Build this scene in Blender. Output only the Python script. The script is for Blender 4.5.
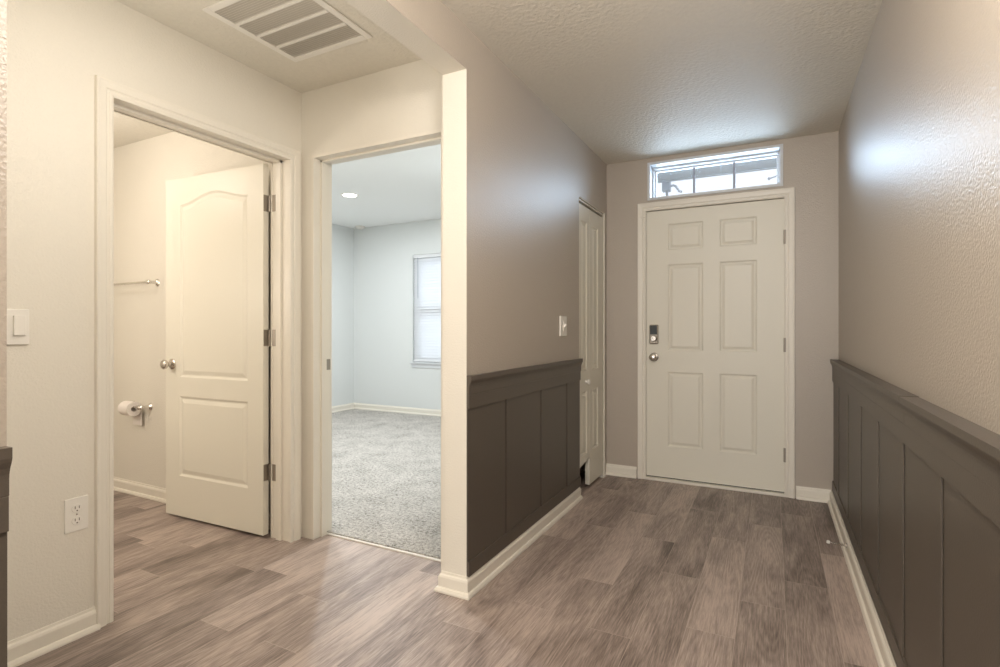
import bpy, bmesh, math
from mathutils import Vector, Matrix
C = bpy.context.scene.collection
for o in list(bpy.data.objects): bpy.data.objects.remove(o)
SC = bpy.context.scene

# ---------------------------------------------------------------- camera
F_PX, HOR = 529.75, 328.93
cam_d = bpy.data.cameras.new('camera'); cam = bpy.data.objects.new('camera', cam_d); C.objects.link(cam)
cam_d.sensor_width = 36.0; cam_d.sensor_fit = 'HORIZONTAL'; cam_d.lens = F_PX/1000*36
cam_d.shift_y = -(333.5-HOR)/1000
cam_d.clip_start = 0.02
cam.location = (0, 0, 1.144)
cam.rotation_euler = (math.radians(90), 0, math.radians(27.238))
SC.camera = cam

# ---------------------------------------------------------------- world, exposure
w = bpy.data.worlds.new('world'); SC.world = w; w.use_nodes = True
bgn = w.node_tree.nodes['Background']
bgn.inputs[0].default_value = (0.84, 0.91, 1.0, 1); bgn.inputs[1].default_value = 1.15
SC.view_settings.view_transform = 'Standard'; SC.view_settings.look = 'None'
SC.view_settings.gamma = 1.0; SC.view_settings.use_curve_mapping = False
SC.view_settings.exposure = 0.12

# ---------------------------------------------------------------- lamps
def area(name, loc, size, power, col, rot=(0, 0, 0), sizey=None, shape='DISK', spread=180):
    d = bpy.data.lights.new(name, 'AREA'); d.shape = shape; d.size = size
    if sizey: d.size_y = sizey
    d.energy = power; d.color = col; d.spread = math.radians(spread)
    o = bpy.data.objects.new(name, d); C.objects.link(o); o.location = loc; o.rotation_euler = rot
    return o
def point(name, loc, power, col, r=0.12):
    d = bpy.data.lights.new(name, 'POINT'); d.energy = power; d.color = col; d.shadow_soft_size = r
    o = bpy.data.objects.new(name, d); C.objects.link(o); o.location = loc
    return o
WARM = (1.0, 0.94, 0.86); NEUT = (1.0, 0.935, 0.86); COOL = (0.86, 0.95, 1.0)
point('hall_ceiling_lamp', (-1.66, 1.00, 1.98), 6.8, WARM, 0.24)
point('foyer_ceiling_lamp', (-0.12, 0.85, 2.18), 48, NEUT, 0.20)
point('living_room_fill', (-0.45, -1.9, 1.55), 78, NEUT, 0.30)  # unseen fill added behind the camera to lift ceiling and walls
point('bathroom_vanity_lamp', (-3.50, 1.32, 2.18), 9.5, (1.0, 0.91, 0.82), 0.07)
point('bathroom_fill', (-3.45, 0.75, 1.45), 19, (1.0, 0.91, 0.82), 0.20)  # added fill that evens the light on the bathroom door, not a fixture
area('living_room_area_fill', (-0.6, -4.9, 1.3), 2.6, 80, (0.95, 0.97, 1.0), (math.radians(90), 0, 0), 2.1, 'RECTANGLE')  # added area light standing in for daylight; the rear wall has no window
area('entry_porch_daylight', (-0.39, 4.42, 2.27), 0.95, 8.5, (0.60, 0.79, 1.0), (math.radians(-90), 0, 0), 0.27, 'RECTANGLE', 135)

# ---------------------------------------------------------------- materials
def newmat(name):
    m = bpy.data.materials.new(name); m.use_nodes = True
    nt = m.node_tree; return m, nt, nt.nodes['Principled BSDF']
def N(nt, t, **kw):
    n = nt.nodes.new(t)
    for k, v in kw.items(): setattr(n, k, v)
    return n
def mth(nt, op, a, b=None, c=None):
    n = N(nt, 'ShaderNodeMath', operation=op)
    for i, v in enumerate((a, b, c)):
        if v is None: continue
        if isinstance(v, (int, float)): n.inputs[i].default_value = v
        else: nt.links.new(v, n.inputs[i])
    return n.outputs[0]
def paint(name, col, rough=0.5, bump=0.0, scale=120.0, dist=0.002, spec=0.5, metal=0.0, var=0.0, detail=2.0):
    m, nt, b = newmat(name)
    b.inputs['Base Color'].default_value = (*col, 1); b.inputs['Roughness'].default_value = rough
    b.inputs['Specular IOR Level'].default_value = spec; b.inputs['Metallic'].default_value = metal
    tc = N(nt, 'ShaderNodeTexCoord'); nz = N(nt, 'ShaderNodeTexNoise')
    nz.inputs['Scale'].default_value = scale; nz.inputs['Detail'].default_value = detail
    nt.links.new(tc.outputs['Object'], nz.inputs['Vector'])
    if bump > 0:
        bp = N(nt, 'ShaderNodeBump'); bp.inputs['Strength'].default_value = bump; bp.inputs['Distance'].default_value = dist
        nt.links.new(nz.outputs[0], bp.inputs['Height']); nt.links.new(bp.outputs[0], b.inputs['Normal'])
    v = max(var, 0.015)
    mr = N(nt, 'ShaderNodeMapRange'); mr.inputs[3].default_value = 1-v; mr.inputs[4].default_value = 1+v
    nt.links.new(nz.outputs[0], mr.inputs[0])
    mx = N(nt, 'ShaderNodeVectorMath', operation='SCALE'); mx.inputs[0].default_value = col
    nt.links.new(mr.outputs[0], mx.inputs['Scale']); nt.links.new(mx.outputs[0], b.inputs['Base Color'])
    return m
WHITEWALL = paint('off_white_wall_paint', (0.775, 0.735, 0.65), 0.55, 0.35, 140, 0.004)
BEDWALL = paint('bedroom_wall_paint', (0.72, 0.74, 0.73), 0.6, 0.25, 160, 0.003)
GREIGE = paint('greige_wall_paint', (0.45, 0.392, 0.328), 0.37, 0.42, 140, 0.0045, spec=0.7, var=0.05)
CEIL = paint('ceiling_texture_paint', (0.76, 0.72, 0.63), 0.60, 0.55, 55, 0.009, var=0.05, detail=4)
BEDCEIL = paint('bedroom_ceiling_paint', (0.90, 0.91, 0.90), 0.85, 0.3, 70, 0.004)
TRIM = paint('trim_white_enamel', (0.80, 0.755, 0.665), 0.38)
DOORP = paint('door_white_enamel', (0.78, 0.745, 0.645), 0.42, 0.12, 90, 0.001)
WAINS = paint('wainscot_brown_paint', (0.098, 0.080, 0.063), 0.42, 0.25, 200, 0.0012, var=0.08)
NICKEL = paint('satin_nickel', (0.62, 0.58, 0.53), 0.26, metal=1.0)
HINGE = paint('hinge_nickel', (0.40, 0.36, 0.31), 0.5, metal=1.0)
CHROME = paint('chrome', (0.75, 0.73, 0.70), 0.12, metal=1.0)
PLATE = paint('white_plastic', (0.84, 0.81, 0.75), 0.30)
DARKPL = paint('dark_plastic', (0.03, 0.035, 0.035), 0.25)
DUCT = paint('grey_duct_filter', (0.66, 0.62, 0.55), 0.9)
SLOT = paint('dark_slot', (0.12, 0.10, 0.08), 0.8)
TPAPER = paint('toilet_paper', (0.84, 0.79, 0.74), 0.95, 0.2, 200, 0.001)
BLIND = paint('blind_vinyl', (0.90, 0.91, 0.92), 0.4)
def _translucent(m, f):
    nt = m.node_tree; out = nt.nodes['Material Output']; b = nt.nodes['Principled BSDF']
    t = N(nt, 'ShaderNodeBsdfTranslucent'); t.inputs[0].default_value = (0.95, 0.96, 1.0, 1); mx = N(nt, 'ShaderNodeMixShader'); mx.inputs[0].default_value = f
    nt.links.new(b.outputs[0], mx.inputs[1]); nt.links.new(t.outputs[0], mx.inputs[2]); nt.links.new(mx.outputs[0], out.inputs[0])
_translucent(BLIND, 0.22)
VINYL = paint('window_vinyl', (0.66, 0.68, 0.70), 0.4)
MUNT = paint('muntin_grey', (0.30, 0.30, 0.33), 0.5)
GREYM = paint('exterior_grey_metal', (0.50, 0.53, 0.58), 0.5)
SOFFIT = paint('porch_soffit_vinyl', (0.58, 0.60, 0.62), 0.6)
CONC = paint('exterior_concrete', (0.55, 0.54, 0.52), 0.9, 0.3, 30, 0.004, var=0.1)
STUCCO = paint('exterior_stucco', (0.62, 0.63, 0.62), 0.9, 0.3, 60, 0.004)
RUBBER = paint('white_rubber', (0.85, 0.83, 0.78), 0.6)
LEAFG = paint('exterior_foliage', (0.20, 0.26, 0.16), 0.8, 0.6, 14, 0.05, var=0.5)

def emis(name, col, s):
    m, nt, b = newmat(name)
    b.inputs['Base Color'].default_value = (0.8, 0.8, 0.8, 1)
    b.inputs['Emission Color'].default_value = (*col, 1); b.inputs['Emission Strength'].default_value = s
    return m
LEDM = emis('led_lens', (1.0, 0.97, 0.90), 6.0)

def glassmat():
    m, nt, b = newmat('window_glass')
    tr = N(nt, 'ShaderNodeBsdfTransparent'); gl = N(nt, 'ShaderNodeBsdfGlossy'); gl.inputs['Roughness'].default_value = 0.02
    fr = N(nt, 'ShaderNodeFresnel'); fr.inputs[0].default_value = 1.45
    mx = N(nt, 'ShaderNodeMixShader'); out = nt.nodes['Material Output']
    nt.links.new(fr.outputs[0], mx.inputs[0]); nt.links.new(tr.outputs[0], mx.inputs[1]); nt.links.new(gl.outputs[0], mx.inputs[2])
    nt.links.new(mx.outputs[0], out.inputs[0]); nt.nodes.remove(b)
    return m
GLASS = glassmat()

def plankmat():
    m, nt, b = newmat('vinyl_plank_floor')
    L = nt.links.new
    tc = N(nt, 'ShaderNodeTexCoord'); sp = N(nt, 'ShaderNodeSeparateXYZ'); L(tc.outputs['Object'], sp.inputs[0])
    W, LEN = 0.1705, 0.99
    u = mth(nt, 'DIVIDE', mth(nt, 'ADD', sp.outputs[0], -0.046+W*40), W)
    row = mth(nt, 'FLOOR', u); fu = mth(nt, 'FRACT', u)
    wn = N(nt, 'ShaderNodeTexWhiteNoise', noise_dimensions='1D'); L(row, wn.inputs['W'])
    # where the boards of a row end (metres along the hall)
    off = wn.outputs[0]
    for r_, y_ in {41: 3.15, 40: 2.733, 39: 2.45, 38: 2.135, 37: 2.569, 36: 2.95, 35: 2.336, 34: 2.006, 33: 1.741, 31: 2.05, 29: 1.639, 28: 1.313, 24: 1.457, 22: 1.634}.items():
        sel = mth(nt, 'COMPARE', row, float(r_), 0.4)
        off = mth(nt, 'ADD', mth(nt, 'MULTIPLY', off, mth(nt, 'SUBTRACT', 1.0, sel)), mth(nt, 'MULTIPLY', sel, -(y_/LEN) % 1.0))
    v = mth(nt, 'ADD', mth(nt, 'DIVIDE', sp.outputs[1], LEN), mth(nt, 'ADD', off, 100.0))
    col = mth(nt, 'FLOOR', v); fv = mth(nt, 'FRACT', v)
    cb = N(nt, 'ShaderNodeCombineXYZ'); L(row, cb.inputs[0]); L(col, cb.inputs[1])
    wn2 = N(nt, 'ShaderNodeTexWhiteNoise', noise_dimensions='2D'); L(cb.outputs[0], wn2.inputs['Vector'])
    rnd = wn2.outputs[0]
    # grain coordinates, shifted for each board
    gx = mth(nt, 'ADD', sp.outputs[0], mth(nt, 'MULTIPLY', rnd, 17.3)); gy = mth(nt, 'ADD', sp.outputs[1], mth(nt, 'MULTIPLY', rnd, 31.7))
    g1 = N(nt, 'ShaderNodeCombineXYZ'); L(mth(nt, 'MULTIPLY', gx, 1.0), g1.inputs[0]); L(mth(nt, 'MULTIPLY', gy, 0.055), g1.inputs[1]); L(mth(nt, 'MULTIPLY', rnd, 9.0), g1.inputs[2])
    fine = N(nt, 'ShaderNodeTexNoise'); fine.inputs['Scale'].default_value = 230; fine.inputs['Detail'].default_value = 4; fine.inputs['Roughness'].default_value = 0.65; L(g1.outputs[0], fine.inputs['Vector'])
    g2 = N(nt, 'ShaderNodeCombineXYZ'); L(gx, g2.inputs[0]); L(mth(nt, 'MULTIPLY', gy, 0.22), g2.inputs[1]); L(mth(nt, 'MULTIPLY', rnd, 5.0), g2.inputs[2])
    big = N(nt, 'ShaderNodeTexNoise'); big.inputs['Scale'].default_value = 9; big.inputs['Detail'].default_value = 3; big.inputs['Distortion'].default_value = 0.6; L(g2.outputs[0], big.inputs['Vector'])
    # cathedral rings: contour lines of a soft stretched noise
    g3 = N(nt, 'ShaderNodeCombineXYZ'); L(gx, g3.inputs[0]); L(mth(nt, 'MULTIPLY', gy, 0.085), g3.inputs[1]); L(mth(nt, 'MULTIPLY', rnd, 3.0), g3.inputs[2])
    soft = N(nt, 'ShaderNodeTexNoise'); soft.inputs['Scale'].default_value = 8.5; soft.inputs['Detail'].default_value = 1.0; L(g3.outputs[0], soft.inputs['Vector'])
    ring = mth(nt, 'ABSOLUTE', mth(nt, 'SUBTRACT', mth(nt, 'FRACT', mth(nt, 'MULTIPLY', soft.outputs[0], 20.0)), 0.5))
    kn = N(nt, 'ShaderNodeTexNoise'); kn.inputs['Scale'].default_value = 5.0; kn.inputs['Detail'].default_value = 2; L(g3.outputs[0], kn.inputs['Vector'])
    knot = N(nt, 'ShaderNodeMapRange'); knot.inputs[1].default_value = 0.62; knot.inputs[2].default_value = 0.76; L(kn.outputs[0], knot.inputs[0])
    t = mth(nt, 'ADD', mth(nt, 'ADD', mth(nt, 'MULTIPLY', fine.outputs[0], 0.60), 0.01), mth(nt, 'ADD', mth(nt, 'MULTIPLY', big.outputs[0], 0.50), 0.04))
    t = mth(nt, 'ADD', t, mth(nt, 'MULTIPLY', ring, 0.17))
    t = mth(nt, 'ADD', t, mth(nt, 'MULTIPLY', mth(nt, 'SUBTRACT', rnd, 0.5), 0.20))
    t = mth(nt, 'SUBTRACT', t, mth(nt, 'MULTIPLY', knot.outputs[0], 0.22))
    cr = N(nt, 'ShaderNodeValToRGB'); L(t, cr.inputs[0])
    e = cr.color_ramp.elements; e[0].position = 0.40; e[0].color = (0.105, 0.079, 0.067, 1); e[1].position = 0.84; e[1].color = (0.54, 0.44, 0.385, 1)
    x = e.new(0.60); x.color = (0.285, 0.224, 0.195, 1)
    # board joints
    eu = mth(nt, 'MINIMUM', fu, mth(nt, 'SUBTRACT', 1.0, fu)); ev = mth(nt, 'MINIMUM', fv, mth(nt, 'SUBTRACT', 1.0, fv))
    ju = mth(nt, 'LESS_THAN', mth(nt, 'MULTIPLY', eu, W), 0.0012); jv = mth(nt, 'LESS_THAN', mth(nt, 'MULTIPLY', ev, LEN), 0.0014)
    j = mth(nt, 'MAXIMUM', ju, jv)
    mx = N(nt, 'ShaderNodeMix', data_type='RGBA'); L(mth(nt, 'MULTIPLY', j, 0.6), mx.inputs[0]); L(cr.outputs[0], mx.inputs[6]); mx.inputs[7].default_value = (0.52, 0.43, 0.37, 1)
    L(mx.outputs[2], b.inputs['Base Color'])
    rr = N(nt, 'ShaderNodeMapRange'); rr.inputs[3].default_value = 0.34; rr.inputs[4].default_value = 0.50; L(fine.outputs[0], rr.inputs[0]); L(rr.outputs[0], b.inputs['Roughness'])
    hb = mth(nt, 'SUBTRACT', mth(nt, 'MULTIPLY', fine.outputs[0], 0.3), j)
    bp = N(nt, 'ShaderNodeBump'); bp.inputs['Strength'].default_value = 0.25; bp.inputs['Distance'].default_value = 0.0012; L(hb, bp.inputs['Height']); L(bp.outputs[0], b.inputs['Normal'])
    return m
PLANK = plankmat()

def carpetmat():
    m, nt, b = newmat('speckled_carpet'); L = nt.links.new
    tc = N(nt, 'ShaderNodeTexCoord')
    n1 = N(nt, 'ShaderNodeTexNoise'); n1.inputs['Scale'].default_value = 60; n1.inputs['Detail'].default_value = 8; n1.inputs['Roughness'].default_value = 0.9; L(tc.outputs['Object'], n1.inputs['Vector'])
    n2 = N(nt, 'ShaderNodeTexNoise'); n2.inputs['Scale'].default_value = 5; L(tc.outputs['Object'], n2.inputs['Vector'])
    t = mth(nt, 'ADD', n1.outputs[0], mth(nt, 'MULTIPLY', mth(nt, 'SUBTRACT', n2.outputs[0], 0.5), 0.12))
    cr = N(nt, 'ShaderNodeValToRGB'); L(t, cr.inputs[0]); e = cr.color_ramp.elements
    e[0].position = 0.38; e[0].color = (0.08, 0.07, 0.06, 1); e[1].position = 0.60; e[1].color = (0.70, 0.66, 0.61, 1)
    x = e.new(0.47); x.color = (0.42, 0.395, 0.36, 1)
    L(cr.outputs[0], b.inputs['Base Color']); b.inputs['Roughness'].default_value = 1.0; b.inputs['Specular IOR Level'].default_value = 0.1
    bp = N(nt, 'ShaderNodeBump'); bp.inputs['Strength'].default_value = 0.8; bp.inputs['Distance'].default_value = 0.01; L(n1.outputs[0], bp.inputs['Height']); L(bp.outputs[0], b.inputs['Normal'])
    return m
CARPET = carpetmat()

# ---------------------------------------------------------------- mesh helpers
class MB:
    def __init__(s): s.v = []; s.f = []; s.m = []
    def add(s, vs, fs, mi=0):
        n = len(s.v); s.v += [tuple(x) for x in vs]; s.f += [tuple(n+i for i in f) for f in fs]; s.m += [mi]*len(fs)
        return s
    def box(s, x0, x1, y0, y1, z0, z1, mi=0):
        v = [(x, y, z) for z in (z0, z1) for y in (y0, y1) for x in (x0, x1)]
        return s.add(v, [(0, 2, 3, 1), (4, 5, 7, 6), (0, 1, 5, 4), (2, 6, 7, 3), (0, 4, 6, 2), (1, 3, 7, 5)], mi)
    def tube(s, pts, r, n=12, mi=0, caps=True):
        pts = [Vector(p) for p in pts]; rs = r if isinstance(r, (list, tuple)) else [r]*len(pts)
        rings = []
        prev = None
        for i, p in enumerate(pts):
            d = (pts[min(i+1, len(pts)-1)]-pts[max(i-1, 0)]).normalized()
            a = prev if prev is not None and abs(prev.dot(d)) < 0.9 else (Vector((0, 0, 1)) if abs(d.z) < 0.9 else Vector((1, 0, 0)))
            e1 = (a-d*a.dot(d)).normalized(); e2 = d.cross(e1); prev = e1
            rings.append([p+(e1*math.cos(t)+e2*math.sin(t))*rs[i] for t in [2*math.pi*k/n for k in range(n)]])
        vs = [q for rg in rings for q in rg]; fs = []
        for i in range(len(pts)-1):
            for k in range(n): fs.append((i*n+k, i*n+(k+1) % n, (i+1)*n+(k+1) % n, (i+1)*n+k))
        if caps: fs += [tuple(reversed(range(n))), tuple(range((len(pts)-1)*n, len(pts)*n))]
        return s.add(vs, fs, mi)
    def lathe(s, o, axis, prof, n=24, mi=0):     # prof: (distance along axis, radius)
        o = Vector(o); a = Vector(axis).normalized()
        pts = [o+a*t for t, r in prof]
        up = Vector((0, 0, 1)) if abs(a.z) < 0.9 else Vector((1, 0, 0))
        e1 = (up-a*up.dot(a)).normalized(); e2 = a.cross(e1)
        vs = []; fs = []
        for (t, r) in prof:
            for k in range(n):
                th = 2*math.pi*k/n; vs.append(o+a*t+(e1*math.cos(th)+e2*math.sin(th))*max(r, 1e-4))
        for i in range(len(prof)-1):
            for k in range(n): fs.append((i*n+k, i*n+(k+1) % n, (i+1)*n+(k+1) % n, (i+1)*n+k))
        fs += [tuple(reversed(range(n))), tuple(range((len(prof)-1)*n, len(prof)*n))]
        return s.add(vs, fs, mi)
    def sweep(s, path, prof, side=1, closed_prof=True, mi=0):
        """path: 2D (x,y) points; prof: (offset away from wall, z). side=+1 offsets to the left of the path direction."""
        P = [Vector(p) for p in path]; n = len(P); dirs = [(P[i+1]-P[i]).normalized() for i in range(n-1)]
        nor = [Vector((-d.y, d.x))*side for d in dirs]; vs = []; k = len(prof)
        for i in range(n):
            if i == 0: m = nor[0]
            elif i == n-1: m = nor[-1]
            else:
                m = nor[i-1]+nor[i]; m = m/(m.dot(nor[i]))
            for (o, z) in prof: q = P[i]+m*o; vs.append((q.x, q.y, z))
        fs = []
        for i in range(n-1):
            for j in range(k): fs.append((i*k+j, i*k+(j+1) % k, (i+1)*k+(j+1) % k, (i+1)*k+j))
        fs += [tuple(range(k)), tuple(reversed(range((n-1)*k, n*k)))]
        return s.add(vs, fs, mi)
    def build(s, name, mats, parent=None, smooth=False, loc=None, bevel=0.0, recalc=True):
        me = bpy.data.meshes.new(name); me.from_pydata(s.v, [], s.f)
        if not isinstance(mats, (list, tuple)): mats = [mats]
        for m in mats: me.materials.append(m)
        for p, i in zip(me.polygons, s.m): p.material_index = i; p.use_smooth = smooth
        if recalc:
            bm = bmesh.new(); bm.from_mesh(me); bmesh.ops.recalc_face_normals(bm, faces=bm.faces); bm.to_mesh(me); bm.free()
        me.update()
        o = bpy.data.objects.new(name, me); C.objects.link(o)
        if parent: o.parent = parent
        if smooth:
            try: me.set_sharp_from_angle(angle=math.radians(38))
            except Exception: pass
        if bevel > 0:
            b = o.modifiers.new('bevel', 'BEVEL'); b.width = bevel; b.segments = 2; b.limit_method = 'ANGLE'
        return o
def tag(o, label, cat, group=None, kind=None):
    o['label'] = label; o['category'] = cat
    if group: o['group'] = group
    if kind: o['kind'] = kind
    return o
def empty(name, loc, label, cat, group=None, kind=None, rz=0):
    o = bpy.data.objects.new(name, None); C.objects.link(o); o.location = loc; o.rotation_euler = (0, 0, rz)
    o.empty_display_size = 0.1
    return tag(o, label, cat, group, kind)
def shift(mb, loc):    # world coordinates into a thing's own frame
    mb.v = [(x-loc[0], y-loc[1], z-loc[2]) for x, y, z in mb.v]; return mb
def part(mb, name, mat, root, **kw):
    return shift(mb, root.location).build(name, mat, root, **kw)

# ---------------------------------------------------------------- plan
X1, X0, XR, D = -1.165, -1.287, 0.384, 4.102
YC, YB, XL, H, HH = 1.950, 2.092, -2.304, 2.44, 2.257
YN = 0.4195                                   # near jamb of the hall opening
XLB, YBB = -2.439, 2.226                    # far faces of the hall walls
BY0, BY1, BH = 1.148, 2.012, 2.055          # bathroom door opening
QX0, QX1, QH = -2.215, -1.390, 2.072                   # bedroom door opening
CY0, CY1, CH = 3.431, 4.055, 2.045          # closet opening
YF, XBL, HB = 5.75, -5.30, 2.57             # bedroom far wall, left wall, ceiling
WX0, WX1, WZ0, WZ1 = -4.27, -3.37, 0.705, 2.13
TOP = 2.65
S = 'structure'

def struct(mb, name, mats, label, cat, **kw): return tag(mb.build(name, mats, **kw), label, cat, kind=S)

# floor and ceilings
f = MB().box(-5.1, 3.2, -5.1, 2.19, -0.06, 0.0).box(-1.95, 0.6, 2.19, 4.30, -0.06, 0.0)
struct(f, 'floor', PLANK, 'grey-brown wood-look plank floor running from hall to entry', 'floor')
c = MB().box(-5.5, -1.22, 2.19, 5.95, -0.06, 0.014)
# keep the carpet out of the closet
c = MB().box(-5.5, -1.95, 2.19, 5.95, -0.06, 0.014).box(-1.95, -1.22, 2.19, 3.30, -0.05, 0.014).box(-1.95, -1.22, 4.30, 5.95, -0.05, 0.014)
struct(c, 'floor.001', CARPET, 'speckled grey carpet floor of the bedroom beyond the doorway', 'carpet')
struct(MB().box(-5.1, 3.2, -5.1, 2.20, H, H+.05).box(-1.95, 0.6, 2.20, 4.30, H, H+.05), 'ceiling', CEIL, 'textured off-white ceiling over the entry and hall', 'ceiling')
struct(MB().box(-5.5, -1.22, 2.20, 5.95, HB, HB+.05), 'ceiling.001', BEDCEIL, 'smooth pale ceiling of the bedroom beyond the doorway', 'ceiling')

# walls
m = MB().box(XLB, XL, 0.28, BY0-.015, 0, H).box(XLB, XL, BY0-.015, BY1+.015, BH+.015, H).box(XLB, XL, BY1+.015, YBB, 0, H)
struct(m, 'wall_left', WHITEWALL, 'off-white hall wall around the bathroom doorway', 'wall')
m = MB().box(XL, QX0-.015, YB, YBB, 0, TOP).box(QX0-.015, QX1+.015, YB, YBB, QH+.015, TOP).box(QX1+.015, X0, YB, YBB, 0, TOP)
struct(m, 'wall_back', WHITEWALL, 'off-white hall wall around the bedroom doorway', 'wall')
m = MB()
for a in ((YC, CY0, 0, H), (CY0, CY1, CH, H), (CY1, D, 0, H), (YN, YC, HH, H), (-1.0, YN, 0, H)):
    m.box(X0, X1, *a)
o = struct(m, 'wall_foyer_left', [WHITEWALL, GREIGE], 'greige entry wall with a wide cased-off opening and white end face', 'wall')
for p in o.data.polygons: p.material_index = 1 if p.normal.x > .5 else 0
struct(MB().box(XL, X0, 0.28, 0.40, 0, H), 'wall_alcove', WHITEWALL, 'off-white short wall closing the near end of the side hall', 'wall')
DX0, DX1, DZ1 = -0.862, 0.075, 2.04
TX0, TX1, TZ0, TZ1 = -0.838, 0.055, 2.128, 2.398
m = MB()
m.box(X1, DX0-.015, D, D+.20, 0, H).box(DX1+.015, XR, D, D+.20, 0, H).box(DX0-.015, DX1+.015, D, D+.20, DZ1+.015, TZ0).box(DX0-.015, DX1+.015, D, D+.20, TZ1, H)
m.box(DX0-.015, TX0, D, D+.20, TZ0, TZ1).box(TX1, DX1+.015, D, D+.20, TZ0, TZ1).box(-1.95, X1, D, D+.20, 0, H)
struct(m, 'wall_front', GREIGE, 'greige end wall around the white entry door', 'wall')
struct(MB().box(XR, XR+.14, -1.0, D+.20, 0, H), 'wall_right', GREIGE, 'long greige right wall above dark wainscot', 'wall')
struct(MB().box(-4.95, XLB, 2.112, YBB, 0, TOP), 'wall_bathroom_back', WHITEWALL, 'off-white bathroom wall carrying the towel bar', 'wall')
struct(MB().box(-5.07, -4.95, .28, YBB, 0, TOP), 'wall_bathroom_left', WHITEWALL, 'off-white far side wall of the bathroom', 'wall')
struct(MB().box(-4.95, XLB, .28, .40, 0, H), 'wall_bathroom_front', WHITEWALL, 'off-white near wall of the bathroom', 'wall')
m = MB().box(XBL-.12, WX0, YF, YF+.14, 0, TOP).box(WX1, -1.22, YF, YF+.14, 0, TOP).box(WX0, WX1, YF, YF+.14, 0, WZ0).box(WX0, WX1, YF, YF+.14, WZ1, TOP)
struct(m, 'wall_bedroom_back', BEDWALL, 'pale bedroom wall holding the window with blinds', 'wall')
struct(MB().box(XBL-.12, XBL, YBB, YF, 0, TOP), 'wall_bedroom_left', BEDWALL, 'pale left wall of the bedroom', 'wall')
struct(MB().box(X0-.02, X0, YBB, 3.3, 0.0, TOP).box(-1.34, -1.22, 4.30, YF, 0, TOP), 'wall_bedroom_right', BEDWALL, 'pale right wall of the bedroom', 'wall')
struct(MB().box(-2.0, X0, 3.3, 3.36, 0, TOP).box(-2.0, -1.95, 3.36, 4.30, 0, TOP).box(-1.95, X0, 4.302, 4.36, 0, TOP), 'wall_closet', BEDWALL, 'closet side and back walls behind the bifold door', 'wall')
m = MB().box(-4.6, X0, -1.12, -1.0, 0, H).box(XR+.14, 3.1, -1.12, -1.0, 0, H).box(-4.7, -4.6, -5.0, -1.0, 0, H).box(3.1, 3.2, -5.0, -1.0, 0, H).box(-4.7, 3.2, -5.12, -5.0, 0, H)
struct(m, 'wall_rear', WHITEWALL, 'off-white walls of the room behind the viewpoint', 'wall')

# ---------------------------------------------------------------- baseboards
BASE = [(0, 0.0), (.027, 0.0), (.027, .008), (.022, .018), (.014, .021), (.014, .062), (.011, .070), (.006, .075), (.004, .084), (0, .084)]
def base(name, runs, label):
    m = MB()
    for path, side, z0 in runs: m.sweep(path, [(o, z+z0) for o, z in BASE], side)
    return struct(m, name, TRIM, label, 'baseboard')
base('baseboard_left', [([(XL, .40), (XL, 1.098)], -1, 0)], 'white baseboard on the hall wall below the outlet')
base('baseboard_foyer_left', [([(X0, YB), (X0, YC), (X1, YC), (X1, CY0)], -1, 0)], 'white baseboard wrapping the wall end and running under the left wainscot')
base('baseboard_near_left', [([(X1, -1.0), (X1, YN), (X0, YN)], -1, 0)], 'white baseboard at the left edge of the view')
base('baseboard_front', [([(X1, D), (-.928, D)], -1, 0), ([(.141, D), (.346, D)], -1, 0)], 'white baseboard either side of the entry door')
base('baseboard_right', [([(.346, D), (.346, -1.0)], -1, 0)], 'long white baseboard under the right wainscot')
base('baseboard_bathroom', [([(-4.95, 2.112), (XLB, 2.112)], -1, 0)], 'white baseboard in the bathroom behind the open door')
base('baseboard_bedroom', [([(XBL, YBB), (XBL, YF), (-1.34, YF)], -1, .012)], 'white baseboard around the bedroom carpet')

# ---------------------------------------------------------------- wainscot (dark board-and-batten)
RAIL = [(0, .858), (.014, .858), (.016, .862), (.016, .890), (.017, .898), (.020, .908), (.026, .920), (.028, .926), (.028, .944), (0, .944)]
def wainscot(name, xw, sgn, y0, y1, battens, label, rails, inset=0.0):
    root = empty(name, (xw, y0, 0), label, 'wainscot', kind=S)
    def bx(a, b, ya, yb, za, zb): return MB().box(min(xw+sgn*a, xw+sgn*b), max(xw+sgn*a, xw+sgn*b), ya, yb, za, zb)
    part(bx(-inset, .001, y0, y1, .083, .86), 'backing_board', WAINS, root)
    m = MB(); ed = [y0]+sorted(battens)+[y1+.0045]; pa = y0
    for i, yb_ in enumerate(ed[1:]):            # panels stop just short of each batten, leaving a fine shadow gap
        if yb_-.0045 > pa:
            q = bx(.001, .009, pa, yb_-.0045, .146, .80); m.add(q.v, q.f)
        pa = yb_
    part(m, 'panels', WAINS, root)
    part(bx(.001, .016, y0, y1, .80, .86), 'top_rail', WAINS, root, bevel=.001)
    part(bx(.001, .016, y0, y1, .083, .146), 'bottom_rail', WAINS, root, bevel=.001)
    for y in battens: part(bx(.001, .0125, y, min(y+.07, y1), .146, .80), 'batten', WAINS, root)
    for a, b, dz in rails:
        part(MB().sweep([(xw, a), (xw, b)], [(o if o else -inset, z+dz) for o, z in RAIL], -1 if sgn > 0 else 1), 'chair_rail', WAINS, root)
    return root
wainscot('trim_1', X1-.004, 1, YC+.001, CY0, [2.317, 2.756, 3.178], 'dark brown board-and-batten wainscot on the left entry wall', [(YC+.001, CY0+.01, 0)])
wainscot('trim_2', XR-.020, -1, -1.0, D, [-.60, -.165, .27, .705, 1.14, 1.581, 1.992, 2.422, 2.862, 3.326, 3.763], 'dark brown board-and-batten wainscot along the right wall', [(1.957, D, 0), (-1.0, 1.955, -.0015)], inset=.020)
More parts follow.
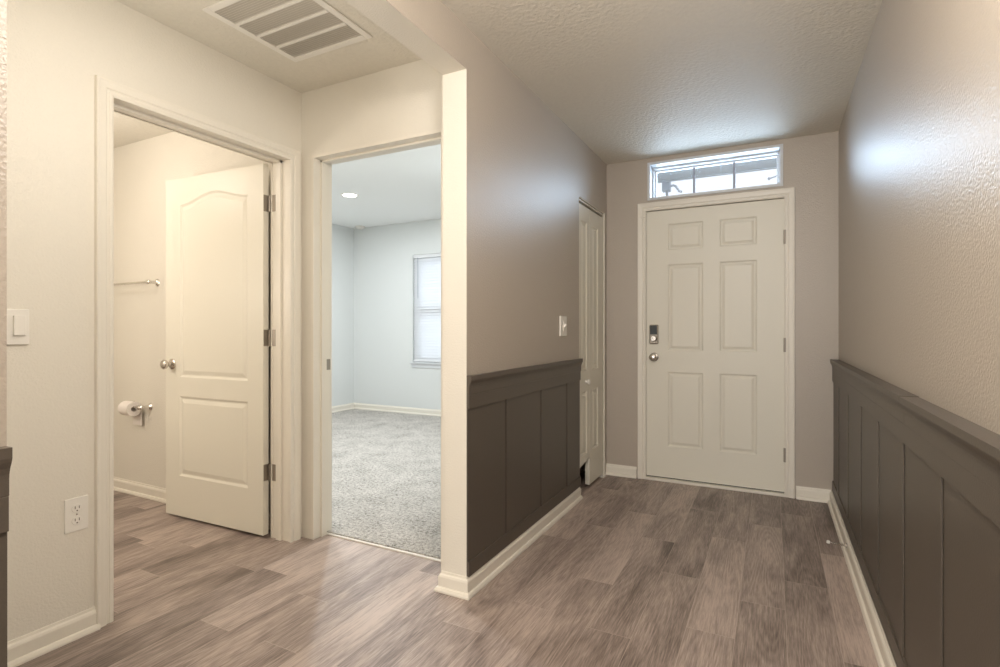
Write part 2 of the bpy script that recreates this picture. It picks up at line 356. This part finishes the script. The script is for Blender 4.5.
wainscot('trim_3', X1-.004, 1, -1.0, YN-.001, [-.9, -.45, 0.0], 'dark brown wainscot end at the left edge of the view', [(-1.0, YN-.001, 0)])

# ---------------------------------------------------------------- door casings, jambs
CAS = [(-.004, 0), (-.004, .009), (.003, .012), (.010, .012), (.013, .0095), (.020, .0095), (.024, .014), (.044, .016), (.050, .018), (.056, .018), (.058, .012), (.058, 0)]
def casing_mb(mp, a, b, h, z0=0.0, prof=CAS, closed=False):
    """mp(s,z,v): s along the wall, z up, v out of the wall"""
    k = len(prof); loops = []
    st = [lambda u: (a-u, z0-(u if closed else 0)), lambda u: (a-u, h+u), lambda u: (b+u, h+u), lambda u: (b+u, z0-(u if closed else 0))]
    vs = []
    for g in st:
        for u, v in prof: s_, z_ = g(u); vs.append(mp(s_, z_, v))
    fs = []
    seg = [(0, 1), (1, 2), (2, 3)]+([(3, 0)] if closed else [])
    for i, j in seg:
        for q in range(k): fs.append((i*k+q, i*k+(q+1) % k, j*k+(q+1) % k, j*k+q))
    if not closed: fs += [tuple(range(k)), tuple(reversed(range(3*k, 4*k)))]
    return MB().add(vs, fs)

# door slab with moulded panels, local: x 0..w, z 0..h, y 0..t (front at y=0)
def slab(wd, h, t, panels, gw=(.010, .022, .034), gd=.0075, back=True, corner_cut=None):
    bm = bmesh.new()
    def loop(pts, y): return [bm.verts.new((x, y, z)) for x, z in pts]
    def inset(pts, d):
        n = len(pts); out = []
        for i in range(n):
            p0, p, p1 = Vector(pts[i-1]), Vector(pts[i]), Vector(pts[(i+1) % n])
            d0 = (p-p0).normalized(); d1 = (p1-p).normalized(); n0 = Vector((-d0.y, d0.x)); n1 = Vector((-d1.y, d1.x))
            mm = n0+n1; mm = mm/max(mm.dot(n1), .3); out.append(tuple(p+mm*d))
        return out
    outer = [(0, 0), (wd, 0), (wd, h), (0, h)]
    def side(y, sg):
        ov = loop(outer, y); ed = [bm.edges.new((ov[i], ov[(i+1) % 4])) for i in range(4)]
        for P in panels:
            l0 = loop(P, y); n = len(P); ed += [bm.edges.new((l0[i], l0[(i+1) % n])) for i in range(n)]
            prev = l0
            for d, dep in ((gw[0], gd), (gw[1], gd), (gw[2], gd*.15)):
                l = loop(inset(P, d), y+sg*dep)
                for i in range(n): bm.faces.new((prev[i], prev[(i+1) % n], l[(i+1) % n], l[i]))
                prev = l
            bm.faces.new(prev)
        bmesh.ops.triangle_fill(bm, use_beauty=True, use_dissolve=False, edges=ed)
        return ov
    a = side(0, 1)
    if back: b = side(t, -1)
    else: b = loop(outer, t); bm.faces.new(b)
    for i in range(4): bm.faces.new((a[i], a[(i+1) % 4], b[(i+1) % 4], b[i]))
    bmesh.ops.recalc_face_normals(bm, faces=bm.faces)
    me = bpy.data.meshes.new('slab'); bm.to_mesh(me); bm.free(); return me
def rect(x0, x1, z0, z1): return [(x0, z0), (x1, z0), (x1, z1), (x0, z1)]
def mesh_obj(me, name, mat, parent, loc=(0, 0, 0), rz=0):
    me.materials.append(mat); me.name = name
    o = bpy.data.objects.new(name, me); C.objects.link(o); o.parent = parent; o.location = loc; o.rotation_euler = (0, 0, rz); return o

# ---- entry door (door_1)
d1 = empty('door_1', (0, D, 0), 'white six-panel entry door with keypad deadbolt at the end of the foyer', 'door', kind=S)
part(casing_mb(lambda s, z, v: (s, D-v, z), DX0, DX1, DZ1+.004), 'casing', TRIM, d1)
j = MB().box(DX0-.015, DX0, D-.0005, D+.19, 0, DZ1).box(DX1, DX1+.015, D-.0005, D+.19, 0, DZ1).box(DX0-.015, DX1+.015, D-.0005, D+.19, DZ1, DZ1+.015)
j.box(DX0, DX0+.014, D+.058, D+.09, 0, DZ1).box(DX1-.014, DX1, D+.058, D+.09, 0, DZ1).box(DX0, DX1, D+.058, D+.09, DZ1-.014, DZ1)
part(j, 'jamb', TRIM, d1)
lw = DX1-DX0-.008; lx = DX0+.004; px = lambda x: x-lx
cols = [(-.700, -.452), (-.340, -.098)]; rows = [(.262, .822), (.982, 1.628), (1.735, 1.932)]
me = slab(lw, DZ1-.004-.028, .045, [rect(px(a), px(b), z0-.028, z1-.028) for z0, z1 in rows for a, b in cols], gw=(.010, .018, .034), gd=.0075)
mesh_obj(me, 'door_leaf', DOORP, d1, (lx, .010, .028))
part(MB().box(DX0, DX1, D-.016, D+.15, 0.0, .020), 'threshold', TRIM, d1, bevel=.003)
part(MB().box(DX0, DX1, D+.020, D+.060, .0205, .034), 'door_sweep', DARKPL, d1)
kx, yf = -.800, D+.010
hd = part(MB().lathe((kx, yf, .931), (0, -1, 0), [(0, .033), (.004, .033), (.008, .028), (.010, .013), (.028, .011), (.034, .018), (.042, .027), (.052, .029), (.060, .026), (.066, .016), (.067, .002)]), 'door_knob', NICKEL, d1, smooth=True)
db = part(MB().box(kx-.033, kx+.033, yf-.022, yf, 1.030, 1.176), 'deadbolt', HINGE, d1, bevel=.008)
part(MB().box(kx-.026, kx+.026, yf-.026, yf-.0215, 1.102, 1.170), 'keypad', DARKPL, d1, bevel=.002)
part(MB().lathe((kx, yf-.022, 1.072), (0, -1, 0), [(0, .026), (.006, .026), (.010, .020), (.014, .018)]).box(kx-.006, kx+.006, yf-.052, yf-.036, 1.052, 1.092), 'thumb_turn', NICKEL, d1, smooth=True)
part(MB().box(DX0-.001, DX0+.0035, D+.012, D+.05, .90, .965), 'latch_plate', HINGE, d1)
for z in (1.771, 1.035, .285):
    part(MB().tube([(DX1-.001, D-.006, z-.048), (DX1-.001, D-.006, z+.048)], .0085, 10).box(DX1-.0035, DX1+.002, D-.002, D+.03, z-.045, z+.045), 'hinge', HINGE, d1, smooth=True)
part(MB().lathe((-.886, D-.014, 1.992), (0, -1, 0), [(0, .011), (.006, .011), (.009, .006)]).tube([(-.886, D-.018, 1.99), (-.880, D-.024, 1.980), (-.872, D-.020, 1.978)], .0025, 8), 'hook', TRIM, d1, smooth=True)
part(MB().lathe((-.900+.03, D-.014, 1.99), (0, -1, 0), [(0, .003), (.003, .003)]), 'screw', HINGE, d1)

# ---- bathroom door (door_2)
PX, PY = XLB-.025, BY1-.001
d2 = empty('door_2', (XL, BY1, 0), 'open white two-panel bathroom door with arched upper panel', 'door', kind=S)
part(casing_mb(lambda s, z, v: (XL+v, s, z), BY0, BY1, BH), 'casing', TRIM, d2)
part(casing_mb(lambda s, z, v: (XLB-v, s, z), BY0, BY1-.0, BH), 'casing', TRIM, d2)
j = MB().box(XLB-.0005, XL+.0005, BY0-.015, BY0, 0, BH).box(XLB-.0005, XL+.0005, BY1, BY1+.015, 0, BH).box(XLB-.0005, XL+.0005, BY0-.015, BY1+.015, BH, BH+.015)
j.box(XL-.095, XL-.06, BY0, BY0+.012, 0, BH).box(XL-.095, XL-.06, BY1-.012, BY1, 0, BH).box(XL-.095, XL-.06, BY0, BY1, BH-.012, BH)
part(j, 'jamb', TRIM, d2)
bw, bh = .840, 2.030
def arch(x0, x1, z0, zs, zt, n=28):
    pts = [(x0, z0), (x1, z0), (x1, zs)]
    for i in range(1, n):
        t = i/n; x = x1+(x0-x1)*t; pts.append((x, zs+(zt-zs)*(0.5-0.5*math.cos(2*math.pi*t))))
    pts.append((x0, zs)); return pts
hx = PX-.004
Lx = lambda X: (hx-X)
# slab local x runs from the free edge to the hinge edge
fx = lambda X: X-(hx-bw)
pan = [arch(fx(-3.172), fx(-2.588), .857-.020, 1.872, 1.925), rect(fx(-3.180), fx(-2.588), .262-.02, .742-.02)]
me = slab(bw, bh, .035, pan, gw=(.012, .018, .040), gd=.0065)
ang = math.radians(1.7)
leaf_root = mesh_obj(me, 'door_leaf', DOORP, d2)
# place: hinge edge at PX, front face toward -y
M = Matrix.Translation(Vector((PX, PY, .018))-Vector(d2.location)) @ Matrix.Rotation(ang, 4, 'Z') @ Matrix.Translation((-bw-.004, -.036, 0))
leaf_root.matrix_local = M
def leafpart(mb, name, mat, **kw):
    o = mb.build(name, mat, d2, **kw); o.matrix_local = M; return o
kprof = [(0, .032), (.004, .032), (.008, .026), (.010, .012), (.028, .011), (.034, .019), (.042, .027), (.052, .029), (.060, .025), (.065, .014), (.066, .002)]
leafpart(MB().lathe((.062, 0, .913), (0, -1, 0), kprof).lathe((.062, .035, .913), (0, 1, 0), kprof), 'door_knob', NICKEL, smooth=True)
for z in (1.832, 1.095, .358):
    h_ = MB().box(PX-.0045, PX-.0025, PY-.034, PY-.001, z-.045, z+.045)
    h_.box(XLB-.006, XLB+.030, BY1-.0022, BY1+.0001, z-.045, z+.045)
    h_.tube([(PX+.004, PY-.002, z-.046), (PX+.004, PY-.002, z+.046)], .0058, 10)
    part(h_, 'hinge', HINGE, d2, smooth=True)

# ---- bedroom doorway (door_3: the cased opening, its door is out of sight)
d3 = empty('door_3', (QX0, YB, 0), 'white-jambed bedroom doorway next to the bathroom door', 'doorway', kind=S)
j = MB().box(QX0-.015, QX0, YB-.0005, YBB+.0005, 0, QH).box(QX1, QX1+.015, YB-.0005, YBB+.0005, 0, QH).box(QX0-.015, QX1+.015, YB-.0005, YBB+.0005, QH, QH+.015)
j.box(QX0, QX0+.011, YB+.05, YB+.085, 0, QH).box(QX1-.011, QX1, YB+.05, YB+.085, 0, QH).box(QX0, QX1, YB+.05, YB+.085, QH-.011, QH)
part(j, 'jamb', TRIM, d3)
part(MB().box(QX0-.0002, QX0+.0018, YB+.095, YB+.122, .915, .975), 'strike_plate', HINGE, d3)
part(MB().box(QX0, QX1, 2.176, 2.190, 0, .008), 'threshold_strip', PLATE, d3, bevel=.002)

# ---- closet bifold (door_4)
d4 = empty('door_4', (X1, CY0, 0), 'narrow white bifold closet door with its near leaf cut short at the bottom', 'door', kind=S)
hy = 3.684
def leafY(ya, yb, z0, z1, pa, pb, cut=False):
    me = slab(yb-ya, z1-z0, .032, [rect(pa-ya, pb-ya, .850-z0, 1.895-z0), rect(pa-ya, pb-ya, .262-z0, .705-z0)], gw=(.008, .016, .032), gd=.009)
    if cut:
        for v in me.vertices:
            if abs(v.co.z) < 1e-5: v.co.z = .034*(v.co.x/(yb-ya))
    # local x -> +Y, front (y=0) -> +X
    o = mesh_obj(me, 'door_leaf', DOORP, d4)
    o.matrix_local = Matrix.Translation(Vector((X1-.008, ya, z0))-Vector(d4.location)) @ Matrix.Rotation(math.radians(90), 4, 'Z')
    return o
leafY(CY0+.004, hy-.0015, .186, CH-.042, 3.500, 3.628, True)
leafY(hy+.0015, 4.035, .022, CH-.042, 3.762, 3.895)
part(MB().lathe((X1-.008, 3.598, .772), (1, 0, 0), [(0, .016), (.006, .010), (.014, .010), (.020, .018), (.028, .019), (.034, .012), (.035, .002)]), 'door_knob', PLATE, d4, smooth=True)
part(MB().box(X1-.045, X1-.003, CY0+.002, CY1-.002, CH-.006, CH).box(X1-.030, X1-.006, CY0+.002, CY1-.002, CH-.024, CH-.014), 'door_track', TRIM, d4)
part(MB().box(X1-.035, X1+.012, 3.985, 4.030, 0, .004).box(X1-.020, X1-.012, 4.0, 4.02, .004, .024), 'floor_bracket', PLATE, d4)
for z in (.55, 1.05, 1.75):
    part(MB().tube([(X1-.043, hy, z-.03), (X1-.043, hy, z+.03)], .004, 8), 'hinge', HINGE, d4)
part(MB().box(X0, X1-.0005, CY1-.012, CY1+.0, 0, CH-.001), 'jamb', TRIM, d4)

# ---------------------------------------------------------------- transom window (window_1)
w1 = empty('window_1', (-.39, D, TZ0), 'three-pane transom window above the entry door', 'window', kind=S)
def frame(x0, x1, y0, y1, z0, z1, wd):
    m = MB(); m.box(x0, x0+wd, y0, y1, z0, z1).box(x1-wd, x1, y0, y1, z0, z1).box(x0+wd, x1-wd, y0, y1, z0, z0+wd).box(x0+wd, x1-wd, y0, y1, z1-wd, z1); return m
m = frame(TX0-.009, TX1+.009, D-.010, D+.0, TZ0-.009, TZ1+.009, .020)
part(m, 'casing', VINYL, w1, bevel=.002)
m = frame(TX0, TX1, D, D+.19, TZ0, TZ1, .006); part(m, 'window_frame', VINYL, w1)
m = frame(TX0+.006, TX1-.006, D+.10, D+.18, TZ0+.006, TZ1-.006, .012); part(m, 'window_stop', VINYL, w1, bevel=.002)
m = frame(TX0+.012, TX1-.012, D+.145, D+.175, TZ0+.012, TZ1-.012, .016); part(m, 'sash', VINYL, w1, bevel=.002)
part(MB().box(TX0+.026, TX1-.026, D+.160, D+.164, TZ0+.026, TZ1-.026), 'pane', GLASS, w1)
for x in (-.531, -.252): part(MB().box(x-.008, x+.008, D+.152, D+.158, TZ0+.026, TZ1-.026), 'muntin', MUNT, w1)

# ---------------------------------------------------------------- bedroom window (window_2) and blinds
w2 = empty('window_2', ((WX0+WX1)/2, YF, WZ0), 'double-hung bedroom window behind white blinds', 'window', kind=S)
part(frame(WX0, WX1, YF+.06, YF+.13, WZ0, WZ1, .045), 'window_frame', VINYL, w2, bevel=.003)
part(MB().box(WX0+.045, WX1-.045, YF+.075, YF+.115, 1.375, 1.425), 'meeting_rail', VINYL, w2, bevel=.003)
part(frame(WX0+.045, WX1-.045, YF+.085, YF+.11, WZ0+.045, 1.375, .03), 'sash', VINYL, w2)
part(frame(WX0+.045, WX1-.045, YF+.085, YF+.11, 1.425, WZ1-.045, .03), 'sash', VINYL, w2)
part(MB().box(WX0+.05, WX1-.05, YF+.095, YF+.099, WZ0+.05, 1.38).box(WX0+.05, WX1-.05, YF+.095, YF+.099, 1.42, WZ1-.05), 'pane', GLASS, w2)
part(MB().box(WX0-.03, WX1+.03, YF-.03, YF+.06, WZ0-.022, WZ0), 'window_sill', VINYL, w2, bevel=.004)
part(MB().box(WX0-.01, WX1+.01, YF-.012, YF, WZ0-.075, WZ0-.022), 'apron', VINYL, w2, bevel=.002)
bl = empty('window_blinds', ((WX0+WX1)/2, YF+.03, WZ1), 'white horizontal slat blinds lowered over the bedroom window', 'blinds')
part(MB().box(WX0+.006, WX1-.006, YF+.008, YF+.052, WZ1-.045, WZ1-.002), 'headrail', BLIND, bl, bevel=.002)
m = MB(); nsl = 36; zt, zb = WZ1-.07, WZ0+.04
for i in range(nsl):
    z = zt+(zb-zt)*i/(nsl-1); a = math.radians(52); hw = .025
    for sx in (-1,):
        y0, y1 = YF+.030-hw*math.cos(a), YF+.030+hw*math.cos(a); z0, z1 = z-hw*math.sin(a), z+hw*math.sin(a)
        m.add([(WX0+.008, y0, z0), (WX1-.008, y0, z0), (WX1-.008, y1, z1), (WX0+.008, y1, z1), (WX0+.008, y0, z0+.003), (WX1-.008, y0, z0+.003), (WX1-.008, y1, z1+.003), (WX0+.008, y1, z1+.003)],
              [(0, 1, 2, 3), (7, 6, 5, 4), (0, 4, 5, 1), (1, 5, 6, 2), (2, 6, 7, 3), (3, 7, 4, 0)])
part(m, 'slats', BLIND, bl)
part(MB().box(WX0+.008, WX1-.008, YF+.006, YF+.054, WZ0+.004, WZ0+.020), 'bottom_rail', BLIND, bl, bevel=.002)
m = MB()
for x in (WX0+.13, (WX0+WX1)/2, WX1-.13): m.box(x-.0015, x+.0015, YF+.004, YF+.006, WZ0+.02, WZ1-.04)
part(m, 'ladder_cords', BLIND, bl)
part(MB().tube([(WX0+.085, YF-.002, WZ1-.04), (WX0+.087, YF-.004, WZ1-.58)], .004, 8), 'tilt_wand', GREYM, bl)

# ---------------------------------------------------------------- return air grille
VX0, VX1, VY0, VY1 = -2.022, -1.605, 1.385, 1.795
vt = empty('ceiling_vent', ((VX0+VX1)/2, (VY0+VY1)/2, H), 'white louvred return air grille in the hall ceiling', 'vent')
m = MB(); fw = .032
def fr2(m, x0, x1, y0, y1, wd, z0, z1):
    m.box(x0-wd, x0, y0-wd, y1+wd, z0, z1).box(x1, x1+wd, y0-wd, y1+wd, z0, z1).box(x0, x1, y0-wd, y0, z0, z1).box(x0, x1, y1, y1+wd, z0, z1)
fr2(m, VX0, VX1, VY0, VY1, fw, H-.007, H); part(m, 'frame', PLATE, vt, bevel=.003)
for i in range(1, 4):
    y = VY1-.1025*i; part(MB().box(VX0, VX1, y-.006, y+.006, H-.009, H-.001), 'crossbar', PLATE, vt)
m = MB()
for i in range(4):
    ya = VY1-.1025*(i+1)+.006; yb = VY1-.1025*i-.006
    for k in range(8):
        y = ya+(yb-ya)*(k+.5)/8
        m.add([(VX0, y-.0045, H-.0075), (VX1, y-.0045, H-.0075), (VX1, y+.0030, H-.0015), (VX0, y+.0030, H-.0015), (VX0, y-.0055, H-.0070), (VX1, y-.0055, H-.0070), (VX1, y+.0020, H-.0010), (VX0, y+.0020, H-.0010)],
              [(0, 1, 2, 3), (7, 6, 5, 4), (0, 4, 5, 1), (1, 5, 6, 2), (2, 6, 7, 3), (3, 7, 4, 0)])
part(m, 'louvres', TRIM, vt)
part(MB().box(VX0, VX1, VY0, VY1, H-.0006, H-.0002), 'backing', DUCT, vt)

# ---------------------------------------------------------------- switches and outlet
def plateX(root, x, sg, y0, y1, z0, z1, t=.006, mat=PLATE):
    return part(MB().box(min(x, x+sg*t), max(x, x+sg*t), y0, y1, z0, z1), 'wall_plate', mat, root, bevel=.0025)
s1 = empty('light_switch', (X1, 3.093, 1.162), 'white light switch on the greige wall beside the closet door', 'light switch')
plateX(s1, X1, 1, 3.057, 3.165, 1.100, 1.224, .010)
part(MB().box(X1+.010, X1+.013, 3.099, 3.122, 1.130, 1.195).add([(X1+.012, 3.105, 1.150), (X1+.012, 3.116, 1.150), (X1+.012, 3.116, 1.176), (X1+.012, 3.105, 1.176), (X1+.026, 3.107, 1.166), (X1+.026, 3.114, 1.166), (X1+.026, 3.114, 1.176), (X1+.026, 3.107, 1.176)],
     [(0, 1, 2, 3), (4, 5, 6, 7), (0, 1, 5, 4), (1, 2, 6, 5), (2, 3, 7, 6), (3, 0, 4, 7)]), 'toggle', PLATE, s1)
s2 = empty('light_switch', (XL, .83, 1.15), 'white wide switch plate on the off-white hall wall at left edge', 'light switch')
plateX(s2, XL, 1, .772, .888, 1.090, 1.212, .010)
for a in (.792, .842): part(MB().box(XL+.010, XL+.020, a, a+.033, 1.122, 1.190), 'rocker', PLATE, s2, bevel=.002)
ot = empty('wall_outlet', (XL, 1.030, .455), 'white duplex outlet low on the off-white hall wall', 'outlet')
plateX(ot, XL, 1, .992, 1.068, .393, .518)
for z in (.478, .433):
    r = part(MB().lathe((XL+.006, 1.030, z), (1, 0, 0), [(0, .0168), (.002, .0168), (.003, .0155)], 20), 'receptacle', PLATE, ot)
    mm = MB()
    for y in (1.0235, 1.0365): mm.box(XL+.0085, XL+.0094, y-.0012, y+.0012, z-.001, z+.009)
    mm.lathe((XL+.0085, 1.030, z-.008), (1, 0, 0), [(0, .0026), (.0009, .0026)], 10)
    s_ = shift(mm, ot.location).build('socket_slots', SLOT, r)
part(MB().lathe((XL+.006, 1.030, .4555), (1, 0, 0), [(0, .003), (.0012, .002)], 10), 'screw', NICKEL, ot)

# ---------------------------------------------------------------- towel bar, toilet paper
WY = 2.112
def rosette(m, x, z):
    m.lathe((x, WY, z), (0, -1, 0), [(0, .026), (.004, .026), (.010, .018), (.016, .012), (.045, .010), (.055, .014), (.066, .014), (.072, .008)], 20)
tb = empty('towel_bar', (-3.98, WY, 1.455), 'chrome towel bar on the bathroom wall', 'towel bar')
part(MB().tube([(-4.28, WY-.060, 1.455), (-3.665, WY-.060, 1.455)], .0075, 12), 'bar', CHROME, tb, smooth=True)
for x in (-4.28, -3.675):
    m = MB(); rosette(m, x, 1.455); m.lathe((x-.016, WY-.060, 1.455), (1, 0, 0), [(0, .010), (.006, .014), (.026, .014), (.036, .008), (.040, .002)], 14)
    part(m, 'bracket', CHROME, tb, smooth=True)
th = empty('toilet_paper_holder', (-3.785, WY, .615), 'chrome toilet paper holder below the towel bar', 'paper holder')
m = MB(); rosette(m, -3.753, .618); m.lathe((-3.785, WY-.070, .618), (1, 0, 0), [(0, .010), (.008, .016), (.030, .016), (.040, .009)], 14)
part(m, 'bracket', CHROME, th, smooth=True)
part(MB().tube([(-3.945, WY-.070, .618), (-3.775, WY-.070, .618)], .007, 12), 'roller', CHROME, th, smooth=True)
m = MB(); rosette(m, -3.955, .618); m.lathe((-3.970, WY-.070, .618), (1, 0, 0), [(0, .010), (.008, .016), (.022, .016)], 14)
part(m, 'bracket', CHROME, th, smooth=True)
tr = empty('toilet_paper_roll', (-3.865, WY-.070, .612), 'white toilet paper roll hanging on the chrome holder', 'toilet paper')
R0, R1 = .020, .048
cx, cy, cz = -3.923, WY-.070, .606
n = 32; vs = []; fs = []
for x in (cx, cx+.105):
    for r in (R0, R1):
        for k in range(n): t = 2*math.pi*k/n; vs.append((x, cy+r*math.cos(t), cz+r*math.sin(t)))
for k in range(n):
    q = (k+1) % n
    fs += [(k, q, n+q, n+k), (2*n+k, 3*n+k, 3*n+q, 2*n+q), (n+k, n+q, 3*n+q, 3*n+k), (k, 2*n+k, 2*n+q, q)]
part(MB().add(vs, fs), 'roll', TPAPER, tr, smooth=True)
part(MB().add([(cx, cy+R1, cz), (cx+.105, cy+R1, cz), (cx+.105, cy+R1+.001, cz-.12), (cx, cy+R1+.001, cz-.12), (cx, cy+R1-.001, cz), (cx+.105, cy+R1-.001, cz), (cx+.105, cy+R1, cz-.12), (cx, cy+R1, cz-.12)],
     [(0, 1, 2, 3), (4, 7, 6, 5), (0, 4, 5, 1), (2, 6, 7, 3), (0, 3, 7, 4), (1, 5, 6, 2)]), 'loose_sheet', TPAPER, tr)

# ---------------------------------------------------------------- spring door stop
ds = empty('door_stop', (.332, 3.165, .055), 'small spring door stop on the right baseboard', 'door stop')
pts = []
for i in range(90):
    t = i/89; a = t*2*math.pi*11; r = .0058-.0018*t; pts.append(((.326-.068*t), 3.165+r*math.cos(a), .055+r*math.sin(a)+.004*t))
part(MB().lathe((.332, 3.165, .055), (-1, 0, 0), [(0, .010), (.004, .010), (.008, .006)], 14), 'base', NICKEL, ds, smooth=True)
part(MB().tube(pts, .0013, 6), 'spring', NICKEL, ds, smooth=True)
part(MB().lathe((.259, 3.165, .059), (-1, 0, 0), [(0, .006), (.004, .008), (.012, .008), (.015, .005)], 14), 'bumper_tip', RUBBER, ds, smooth=True)

# ---------------------------------------------------------------- bedroom ceiling fittings
def downlight(x, y, label):
    r = empty('recessed_light', (x, y, HB), label, 'ceiling light')
    part(MB().lathe((x, y, HB), (0, 0, -1), [(0, .094), (.004, .092), (.006, .078), (.004, .070)], 32), 'trim_ring', PLATE, r, smooth=True)
    part(MB().lathe((x, y, HB-.0045), (0, 0, -1), [(0, .072), (.003, .070), (.004, .05)], 32), 'lens', LEDM, r, smooth=True)
    area('bedroom_downlight_and_fill', (x, y, HB-.012), .14, BEDP, (0.93, 0.97, 1.0))
BEDP = 29
downlight(-4.00, 4.28, 'round recessed light glowing in the bedroom ceiling')
area('bedroom_downlight_and_fill', (-2.3, 4.28, HB-.012), .14, BEDP, (0.93, 0.97, 1.0))  # unseen lamp added to brighten the bedroom, no fitting built
area('bedroom_downlight_and_fill', (-2.9, 2.75, HB-.012), .14, BEDP*.9, (0.90, 0.96, 1.0))  # second added bedroom fill, out of view and without a fitting
area('bedroom_window_daylight', ((WX0+WX1)/2, YF+.22, 1.42), .86, 10, (0.78, 0.90, 1.0), (math.radians(-90), 0, 0), 1.36, 'RECTANGLE')
sd = empty('smoke_detector', (-5.12, 5.72, HB), 'small white smoke detector high in the bedroom corner', 'smoke detector')
sx, sy = -5.10, 5.66
sd.location = (sx, sy, HB)
part(MB().lathe((sx, sy, HB), (0, 0, -1), [(0, .068), (.010, .068), (.014, .062), (.030, .052), (.038, .030), (.039, .002)], 28), 'housing', PLATE, sd, smooth=True)
part(MB().lathe((sx, sy, HB-.0385), (0, 0, -1), [(0, .012), (.002, .012)], 14), 'test_button', TRIM, sd, smooth=True)

# ---------------------------------------------------------------- outside the transom
struct(MB().box(-2.4, 1.6, D+.20, 4.84, 2.46, 2.52), 'ceiling.002', SOFFIT, 'pale porch soffit seen through the transom', 'porch ceiling')
struct(MB().box(-2.4, 1.6, 4.84, 4.87, 2.45, 2.60), 'trim_4', SOFFIT, 'pale fascia board at the edge of the porch soffit', 'fascia')
struct(MB().box(-14, 12, D+.20, 22, -.16, -.10).box(-14, 12, 22, 22.2, -.16, .2), 'ground', CONC, 'pale concrete drive outside the entry', 'ground')
gd = empty('gutter_downspout', (-.86, 5.0, 2.42), 'grey gutter box with a curved spout outside the transom left pane', 'downspout')
part(MB().box(-.895, -.825, 4.95, 5.02, 2.395, 2.505), 'gutter_box', GREYM, gd, bevel=.004)
part(MB().tube([(-.83, 4.985, 2.44), (-.80, 4.985, 2.445), (-.78, 4.985, 2.435), (-.765, 4.985, 2.41), (-.75, 4.985, 2.385), (-.725, 4.985, 2.378)], .010, 10), 'spout', GREYM, gd, smooth=True)
part(MB().box(-.865, -.845, 4.97, 4.99, -.1, 2.395), 'drop_pipe', GREYM, gd)
fb = empty('wall_bracket', (.03, 4.98, 2.41), 'thin grey bracket arm outside the transom right pane', 'bracket')
part(MB().tube([(.06, 4.98, 2.425), (-.02, 4.98, 2.405)], .006, 8), 'arm', GREYM, fb)
part(MB().lathe((-.02, 4.98, 2.405), (-1, 0, -.2), [(0, .009), (.004, .013), (.014, .013), (.018, .006)], 12), 'arm_tip', GREYM, fb, smooth=True)
part(MB().tube([(.06, 4.98, 2.425), (.06, 4.98, 2.40), (.06, 4.98, -.1)], .012, 10), 'post', GREYM, fb)
